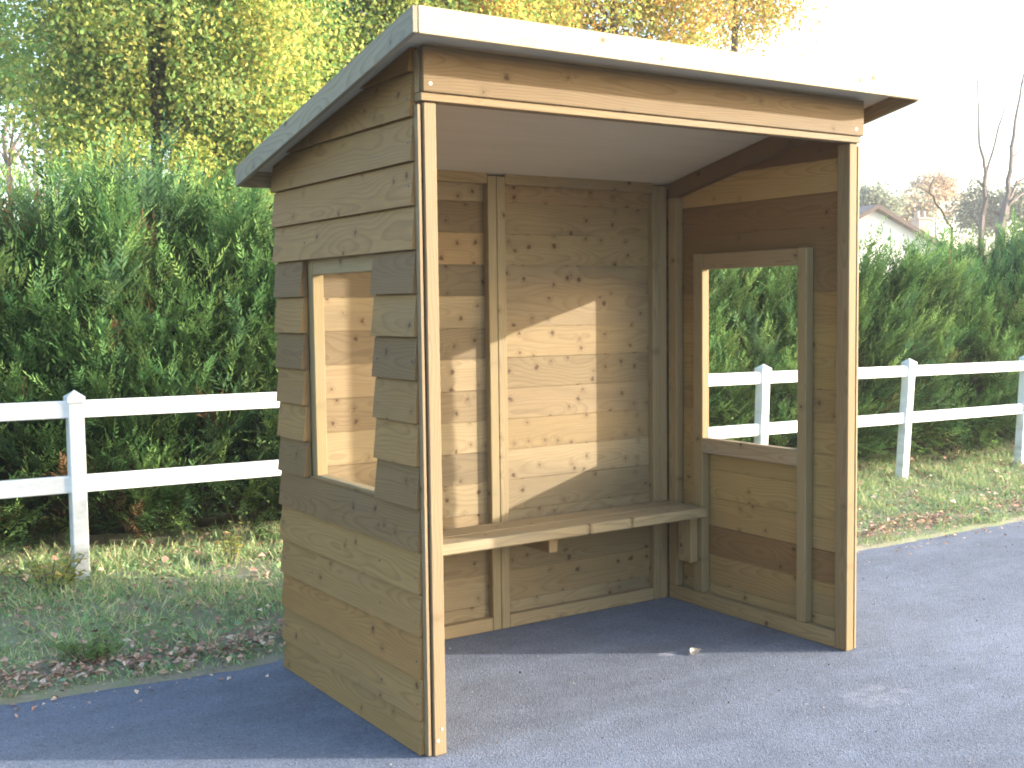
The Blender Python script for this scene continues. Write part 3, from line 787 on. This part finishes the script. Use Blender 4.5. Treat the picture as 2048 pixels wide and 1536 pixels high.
# one pale curled leaf on the shelter floor
mb = MB()
V, F = [], []
for i in range(7):
    t = i / 6; wd = 0.021 * math.sin(math.pi * min(1, 0.08 + t * 0.92)) ** 0.8 + 0.001
    for sgn in (-1, -0.5, 0, 0.5, 1): V.append(((t - 0.5) * 0.062, sgn * wd, 0.004 + 0.014 * abs(sgn) ** 1.6 * math.sin(math.pi * t) + 0.008 * t * t))
for i in range(6):
    for j in range(4): F.append((i * 5 + j, i * 5 + 5 + j, i * 5 + 6 + j, i * 5 + 1 + j))
mb.add(V, F, None, (0.55, 0.47, 0.36)); lf = mb.build('fallen_leaf', M_dead, None, True)
lf.location = (1.425, 0.335, 0.001); lf.rotation_euler = (0, 0, 0.5)
tag(lf, 'small pale curled leaf lying on the asphalt in front of the shelter wall', 'leaf')

# yellowing weeds by the fence
def weed(loc, n, spread, h, pal, label):
    t = empty('weed', loc); tag(t, label, 'weed')
    mb = MB(); cs, ts = [], []
    for k_ in range(n):
        a = random.uniform(0, 6.28); r = spread * math.sqrt(random.random()); hh = h * random.uniform(0.4, 1)
        top = Vector((math.cos(a) * r, math.sin(a) * r, hh))
        tube(mb, [Vector((top.x * 0.3, top.y * 0.3, 0)), Vector((top.x * 0.7, top.y * 0.7, hh * 0.6)), top], [0.0022, 0.0018, 0.001], 4, (0.7, 0.8, 0.4))
        for q in range(7):
            f = random.uniform(0.35, 1.0); p = Vector((top.x * (0.3 + 0.7 * f), top.y * (0.3 + 0.7 * f), hh * f))
            b = random.uniform(0, 6.28); cs.append(p + Vector((math.cos(b), math.sin(b), 0.1)) * 0.02); ts.append((math.cos(b), math.sin(b), random.uniform(-0.4, 0.4)))
    o = mb.build('stalk', M_twig); o.parent = t
    n2 = len(cs); L = rng.uniform(0.025, 0.05, n2); pal = np.array(pal)
    o = quads_mesh('leaves', leaf_quads(np.array(cs), np.array(ts), np.stack([rng.normal(0, .4, n2), rng.normal(0, .4, n2), np.ones(n2)], 1), L, L * 0.7, 0.15), pal[rng.integers(0, len(pal), n2)] * rng.uniform(0.8, 1.2, (n2, 1)), M_leaf, t)
YG = [(0.46, 0.45, 0.12), (0.34, 0.41, 0.12), (0.52, 0.45, 0.15), (0.24, 0.34, 0.11)]
weed((-0.60, 2.62, verge_z(-0.60, 2.62)), 26, 0.20, 0.20, YG, 'yellowing broad leaved weed clump at the foot of the fence post')
weed((0.35, 2.75, verge_z(0.35, 2.75)), 9, 0.07, 0.26, YG, 'thin upright yellow green weed in the grass beside the shelter')
weed((-0.66, 1.62, verge_z(-0.66, 1.62)), 18, 0.14, 0.12, [(0.2, 0.3, 0.1), (0.26, 0.34, 0.12)], 'low fresh green weed tuft beside the leaf drift')

# ------------------------------------------------------------------ trees
def tree(name, label, cat, base, h, crown, pal, n_clump, per, sig, leaf, trunk_r, lean=(0, 0), group=None, hole=0.0, bark=None, show_trunk=None):
    """base on the ground, crown = (centre offset, radii): limbs run from the trunk to leaf clumps spread through the crown"""
    t = empty(name, base); tag(t, label, cat, group)
    (cx, cy, cz), (ra, rb, rc) = crown
    cl = []
    tries = 0
    while len(cl) < n_clump and tries < 20000:
        tries += 1
        v = Vector((random.uniform(-1, 1), random.uniform(-1, 1), random.uniform(-1, 1)))
        r = v.length
        if r > 1 or r < 0.25: continue
        p = Vector((cx + v.x * ra, cy + v.y * rb, cz + v.z * rc))
        if fbm((p.x + base[0], p.y + base[1], p.z), 0.75) < hole - 0.12: continue
        if r > 0.8 + 0.25 * fbm((p.x * 1.1 + base[0] * 3, p.y, p.z), 0.9): continue
        if show_trunk and abs(p.x - 0.06 - 0.3 * p.y) < 0.15 and p.y < 0.1 and show_trunk[0] < p.z < show_trunk[1]: continue
        cl.append(p)
    mb = MB()
    npt = 9
    tp = [Vector((lean[0] * (i / (npt - 1)) ** 1.4 + 0.06 * fbm((i * 0.5, base[0], 1), 1.0), lean[1] * (i / (npt - 1)), h * 0.86 * i / (npt - 1))) for i in range(npt)]
    tube(mb, [(p.x, p.y, p.z - 0.1 if i == 0 else p.z) for i, p in enumerate(tp)], [trunk_r * (1.35 if i == 0 else 1.0) * (1 - 0.85 * (i / (npt - 1))) + 0.012 for i in range(npt)], 9)
    for n_, p in enumerate(cl):
        if n_ % 9: continue
        zt = min(h * 0.84, max(h * 0.2, p.z - 0.45 * math.hypot(p.x, p.y)))
        f = zt / (h * 0.86) * (npt - 1); i = min(npt - 2, int(f)); s0 = tp[i].lerp(tp[i + 1], f - i)
        mid = s0.lerp(p, 0.5) + Vector((random.gauss(0, 0.12), random.gauss(0, 0.12), random.uniform(0.0, 0.3)))
        r0 = 0.012 + 0.010 * (p - s0).length
        tube(mb, [s0, s0.lerp(mid, 0.55) + Vector((0, 0, 0.05)), mid, mid.lerp(p, 0.6), p], [r0, r0 * 0.8, r0 * 0.6, r0 * 0.4, 0.004], 5)
    o = mb.build('trunk', bark or M_bark, t)
    if per:
        cl = np.array([tuple(p) for p in cl]); n = len(cl)
        sg = rng.uniform(0.7, 1.3, n) * sig
        idx = np.repeat(np.arange(n), per)
        off = rng.normal(0, 1, (n * per, 3)) * np.array([1, 1, 0.75]) * sg[idx][:, None]
        C = cl[idx] + off
        C[:, 2] = np.maximum(C[:, 2], 0.3)
        if show_trunk:                                                 # the bare stretch of stem the crown opens in front of
            bad = (np.abs(C[:, 0] - 0.03 - 0.30 * C[:, 1]) < 0.115) & (C[:, 1] < 0.12) & (C[:, 2] > show_trunk[0]) & (C[:, 2] < show_trunk[1])
            bad &= rng.random(len(C)) < 0.8
            C[bad, 0] += rng.choice([-1.0, 1.0], bad.sum()) * rng.uniform(0.15, 0.6, bad.sum())
        N = unit(np.stack([rng.normal(0, 0.7, n * per), rng.normal(0, 0.7, n * per), np.ones(n * per) * 0.8], 1))
        T = unit(rng.normal(0, 1, (n * per, 3)) + np.array([0, 0, -0.5]))
        L = rng.uniform(0.65, 1.25, n * per) * leaf
        pal = np.array(pal)
        cb = rng.integers(0, len(pal), n)
        pick = np.where(rng.random(n * per) < 0.55, cb[idx], rng.integers(0, len(pal), n * per))
        tint = pal[pick] * rng.uniform(0.75, 1.25, (n * per, 1)) * rng.uniform(0.72, 1.28, n)[idx][:, None]
        quads_mesh('crown', leaf_quads(C, T, N, L, L * rng.uniform(0.6, 0.9, n * per), 0.15), tint, M_leaf, t)
    return t
YGRN = [(0.33, 0.42, 0.10), (0.24, 0.38, 0.11), (0.44, 0.47, 0.12), (0.16, 0.29, 0.10), (0.52, 0.48, 0.14), (0.27, 0.36, 0.13)]
ORNG = [(0.55, 0.36, 0.09), (0.62, 0.43, 0.11), (0.48, 0.38, 0.10), (0.55, 0.29, 0.09), (0.38, 0.36, 0.10), (0.65, 0.50, 0.17)]
GT = 'autumn trees behind the hedge'
tree('maple_tree', 'yellow green autumn tree with a dark trunk rising behind the hedge on the left', 'tree', (2.8, 12.0, 0.0), 9.0, ((0.25, 0, 5.4), (2.35, 2.2, 4.0)), YGRN, 420, 400, 0.31, 0.064, 0.085, group=GT, show_trunk=(2.8, 4.8))
tree('maple_tree', 'yellow green autumn tree whose trunk rises just left of the shelter roof', 'tree', (4.45, 12.6, 0.0), 9.5, ((0.6, 0.3, 5.9), (2.5, 2.2, 4.0)), YGRN, 430, 400, 0.32, 0.064, 0.085, group=GT, show_trunk=(3.0, 4.9))
tree('maple_tree', 'greenish yellow tree showing above the middle of the shelter roof', 'tree', (8.2, 13.5, 0.0), 9.5, ((0, 0, 6.8), (2.7, 2.2, 3.4)), YGRN[:3] + ORNG[2:5], 250, 320, 0.33, 0.070, 0.17, group=GT)
tree('maple_tree', 'orange autumn tree with dark limbs above the shelter roof', 'tree', (11.4, 13.4, 0.0), 9.8, ((0, 0, 7.3), (2.5, 2.0, 2.5)), ORNG + YGRN[:3], 150, 280, 0.31, 0.072, 0.17, group=GT, hole=0.0)
tree('maple_tree', 'sparse golden tree crown at the right end above the shelter roof', 'tree', (14.9, 14.0, 0.0), 9.8, ((0.1, 0, 8.0), (2.3, 1.9, 2.1)), ORNG + YGRN[:1], 95, 170, 0.32, 0.074, 0.15, group=GT, hole=0.05)
tree('maple_tree', 'thin green tree crown against the sky in the top left corner', 'tree', (0.9, 15.5, 0.0), 7.0, ((0.9, 0, 5.4), (1.6, 1.3, 1.3)), YGRN[:3] + YGRN[4:5], 34, 190, 0.32, 0.08, 0.09, group=GT)

# bare trees
def bare(name, label, loc, limbs, mat, twigs=0, group=None, cat='tree'):
    t = empty(name, loc); tag(t, label, cat, group)
    mb = MB()
    for pts, r0, r1 in limbs:
        P_ = [Vector(p) for p in pts]; dense = []
        for i in range(len(P_) - 1):
            for q in range(4):
                f = q / 4; p = P_[i].lerp(P_[i + 1], f)
                if dense: p += Vector((random.gauss(0, 0.02), random.gauss(0, 0.02), 0)) * (P_[-1] - P_[0]).length * 0.25
                dense.append(p)
        dense.append(P_[-1]); n = len(dense)
        tube(mb, dense, [r0 + (r1 - r0) * i / (n - 1) for i in range(n)], 6)
        for k_ in range(twigs):
            i = random.randrange(n // 3, n - 1); p = dense[i]
            d = Vector((random.gauss(0, 0.6), random.gauss(0, 0.6), random.uniform(0.3, 1))).normalized() * random.uniform(0.3, 1.0)
            tube(mb, [p, p + d * 0.5 + Vector((0, 0, 0.03)), p + d], [max(0.006, r1 * 0.8), 0.006, 0.003], 4)
    mb.build('trunk', mat, t)
    return t

CAMP = Vector(cam.location); CM = cam.rotation_euler.to_matrix(); FPX = 2326.68
def at(px, py, Y):
    """the point of the vertical plane y = Y seen in this direction: used to survey where far things stand"""
    d = CM @ Vector(((px - 1024) / FPX, -(py - 768) / FPX, -1)); s = (Y - CAMP.y) / d.y; return CAMP + d * s
def rel(ps, Y, o): return [at(px, py, Y) - o for px, py in ps]
b1 = at(1962, 470, 16); b1.z = 0
bare('bare_tree', 'slim bare forked tree behind the hedge beside the distant roof', b1, [([(0, 0, 0)] + rel([(1962, 460), (1972, 345)], 16, b1), 0.11, 0.055),
     (rel([(1972, 345), (1960, 290), (1956, 215), (1957, 120)], 16, b1), 0.05, 0.012), (rel([(1973, 345), (1995, 265), (2012, 210), (2026, 175)], 16, b1), 0.04, 0.01)], M_bare, 5)
b2 = at(2000, 470, 15); b2.z = 0
bare('bare_tree', 'thicker bare tree at the right edge with branches reaching out of frame', b2, [([(0, 0, 0)] + rel([(2000, 455), (2012, 405)], 15, b2), 0.16, 0.11),
     (rel([(2012, 405), (2022, 320), (2034, 220), (2052, 120)], 15, b2), 0.075, 0.02), (rel([(2014, 405), (2035, 365), (2090, 330)], 15, b2), 0.05, 0.02),
     (rel([(2012, 415), (2040, 390), (2090, 372)], 15, b2), 0.04, 0.02), (rel([(2024, 315), (2045, 295), (2080, 270)], 15, b2), 0.03, 0.015)], M_bare, 4)
b3 = at(1903, 470, 7); b3.z = 0
bare('bare_branch', 'dark curved leafless branch sticking up out of the hedge', b3, [([(0, 0, 0)] + rel([(1903, 456), (1880, 418), (1858, 385)], 7, b3), 0.02, 0.012),
     (rel([(1858, 385), (1862, 368), (1870, 354)], 7, b3), 0.011, 0.006), (rel([(1858, 385), (1845, 378), (1830, 371)], 7, b3), 0.008, 0.004)], M_bark, 0, cat='branch')
# reddish bare saplings far left
for k_, (px, lb) in enumerate(((22, 'reddish bare tree in the gap at the far left edge'), (75, 'reddish bare tree in the gap, second from the left edge'), (118, 'reddish bare tree in the gap nearest the leafy crown'))):
    Y = 24 + k_; o_ = at(px, 600, Y); o_.z = 0
    limbs = [([(0, 0, 0), (0.1, 0, 2.5), (0.05, 0, 5.2), (0.1, 0, 6.6)], 0.09, 0.02)]
    for q in range(9):
        z0 = random.uniform(2.0, 5.0); a = random.uniform(0, 6.28); r = random.uniform(0.6, 1.3)
        limbs.append(([(0.08, 0, z0), (0.08 + math.cos(a) * r * 0.5, math.sin(a) * r * 0.5, z0 + 0.7), (0.08 + math.cos(a) * r, math.sin(a) * r, z0 + 1.7)], 0.035, 0.008))
    bare('bare_tree', lb, o_, limbs, M_redtwig if 'M_redtwig' in globals() else M_bare, 9, 'reddish bare trees at the far left')

# distant trees at the right
def far_tree(px, py, Y, rw_, rh, pal, label, n=40):
    o_ = at(px, py, Y); zc = o_.z; o_.z = 0
    tree('distant_tree', label, 'tree', tuple(o_), zc + rh * 0.8, ((0, 0, zc), (rw_, rw_, rh)), pal, n, 90, 0.42, 0.22, 0.12, group='distant trees beyond the house')
PALEG = [(0.20, 0.24, 0.16), (0.26, 0.28, 0.20), (0.17, 0.21, 0.16)]  # both far palettes paled, the glare's veil put into the leaf colour
PEACH = [(0.42, 0.28, 0.17), (0.36, 0.26, 0.18), (0.46, 0.34, 0.22), (0.30, 0.25, 0.19)]
far_tree(1748, 408, 46, 1.7, 1.0, PALEG, 'pale green distant tree crown just above the white gable')
far_tree(1815, 425, 48, 2.2, 1.4, PEACH[1:] + PALEG, 'faded brownish distant tree behind the chimney')
far_tree(1872, 395, 50, 2.4, 1.9, PEACH, 'peach coloured distant tree behind the curved bare branch')
far_tree(1962, 420, 40, 1.6, 1.7, PALEG, 'pale green distant tree behind the slim forked trunk')
far_tree(2052, 425, 38, 1.6, 1.7, PALEG, 'pale green distant tree at the right edge behind the bare tree')

# ------------------------------------------------------------------ house beyond the hedge
hp = at(1744, 600, 26); hp.z = 0
house = empty('house', hp, math.radians(-16))
tag(house, 'white gabled house with dark roof edge showing above the right part of the hedge', 'house')
apz = at(1744, 413, 26).z
hw, hl = 4.6, 9.0; ez = apz - hw * 0.5
mb = MB()
V = [(-hw, 0, 0), (hw, 0, 0), (hw, 0, ez), (0, 0, apz - 0.1), (-hw, 0, ez), (-hw, hl, 0), (hw, hl, 0), (hw, hl, ez), (0, hl, apz - 0.1), (-hw, hl, ez)]
mb.add(V, [(0, 1, 2, 3, 4), (9, 8, 7, 6, 5), (1, 6, 7, 2), (5, 0, 4, 9)])
mb.build('wall', M_render, house)
mb = MB()
for s_ in (-1, 1):
    e = hw + 0.35; V = []
    for y in (-0.3, hl + 0.3):
        V += [(0, y, apz - 0.06), (s_ * e, y, apz - 0.06 - e * 0.5), (s_ * e, y, apz + 0.06 - e * 0.5), (0, y, apz + 0.06)]
    mb.add(V, [(0, 1, 2, 3), (7, 6, 5, 4), (0, 4, 5, 1), (3, 2, 6, 7), (1, 5, 6, 2), (0, 3, 7, 4)])
rf = mb.build('roof', M_tile, house)
mb = MB()
for s_ in (-1, 1):
    e = hw + 0.38
    V = [(0, -0.36, apz - 0.10), (s_ * e, -0.36, apz - 0.10 - e * 0.5), (s_ * e, -0.36, apz + 0.07 - e * 0.5), (0, -0.36, apz + 0.07)]
    V += [(a, b + 0.05, c_) for a, b, c_ in V]
    mb.add(V, [(0, 1, 2, 3), (7, 6, 5, 4), (0, 4, 5, 1), (3, 2, 6, 7), (1, 5, 6, 2), (0, 3, 7, 4)])
mb.build('roof_edge', M_board, house)
ch = at(1841, 440, 32); cb_ = hp
mb = MB()
R2 = Matrix.Rotation(-house.rotation_euler.z, 3, 'Z'); cl_ = R2 @ (ch - hp)
box(mb, (cl_.x - 0.3, cl_.y - 0.3, 1.5), (cl_.x + 0.3, cl_.y + 0.3, cl_.z), 2, 0.01)
box(mb, (cl_.x - 0.36, cl_.y - 0.36, cl_.z + 0.002), (cl_.x + 0.36, cl_.y + 0.36, cl_.z + 0.1), 2, 0.01)
for q in (-0.17, 0.17): tube(mb, [(cl_.x + q, cl_.y, cl_.z + 0.1), (cl_.x + q, cl_.y, cl_.z + 0.42)], [0.11, 0.09], 8)
mb.build('chimney', M_brick, rf)

# ------------------------------------------------------------------ the air
M_air, nt = newmat('air'); k = NT(nt)
pv = k.n('ShaderNodeVolumePrincipled', inp={'Color': (0.95, 0.96, 1.0, 1), 'Density': HAZE, 'Anisotropy': 0.3})
ov = k.n('ShaderNodeOutputMaterial'); nt.links.new(pv.outputs[0], ov.inputs['Volume'])
mb = MB(); mb.add([(x_, y_, z_) for z_ in (-1.06, 12.0) for x_, y_ in ((-99, -99), (99, -99), (99, 99), (-99, 99))], [(3, 2, 1, 0), (4, 5, 6, 7), (0, 1, 5, 4), (1, 2, 6, 5), (2, 3, 7, 6), (3, 0, 4, 7)])
tag(mb.build('haze', M_air), kind='stuff')

cyc = scene.cycles; cyc.volume_bounces = 1; cyc.volume_step_rate = 4.0; cyc.filter_width = 1.9
cyc.max_bounces = 8; cyc.diffuse_bounces = 5; cyc.transmission_bounces = 4; cyc.transparent_max_bounces = 8
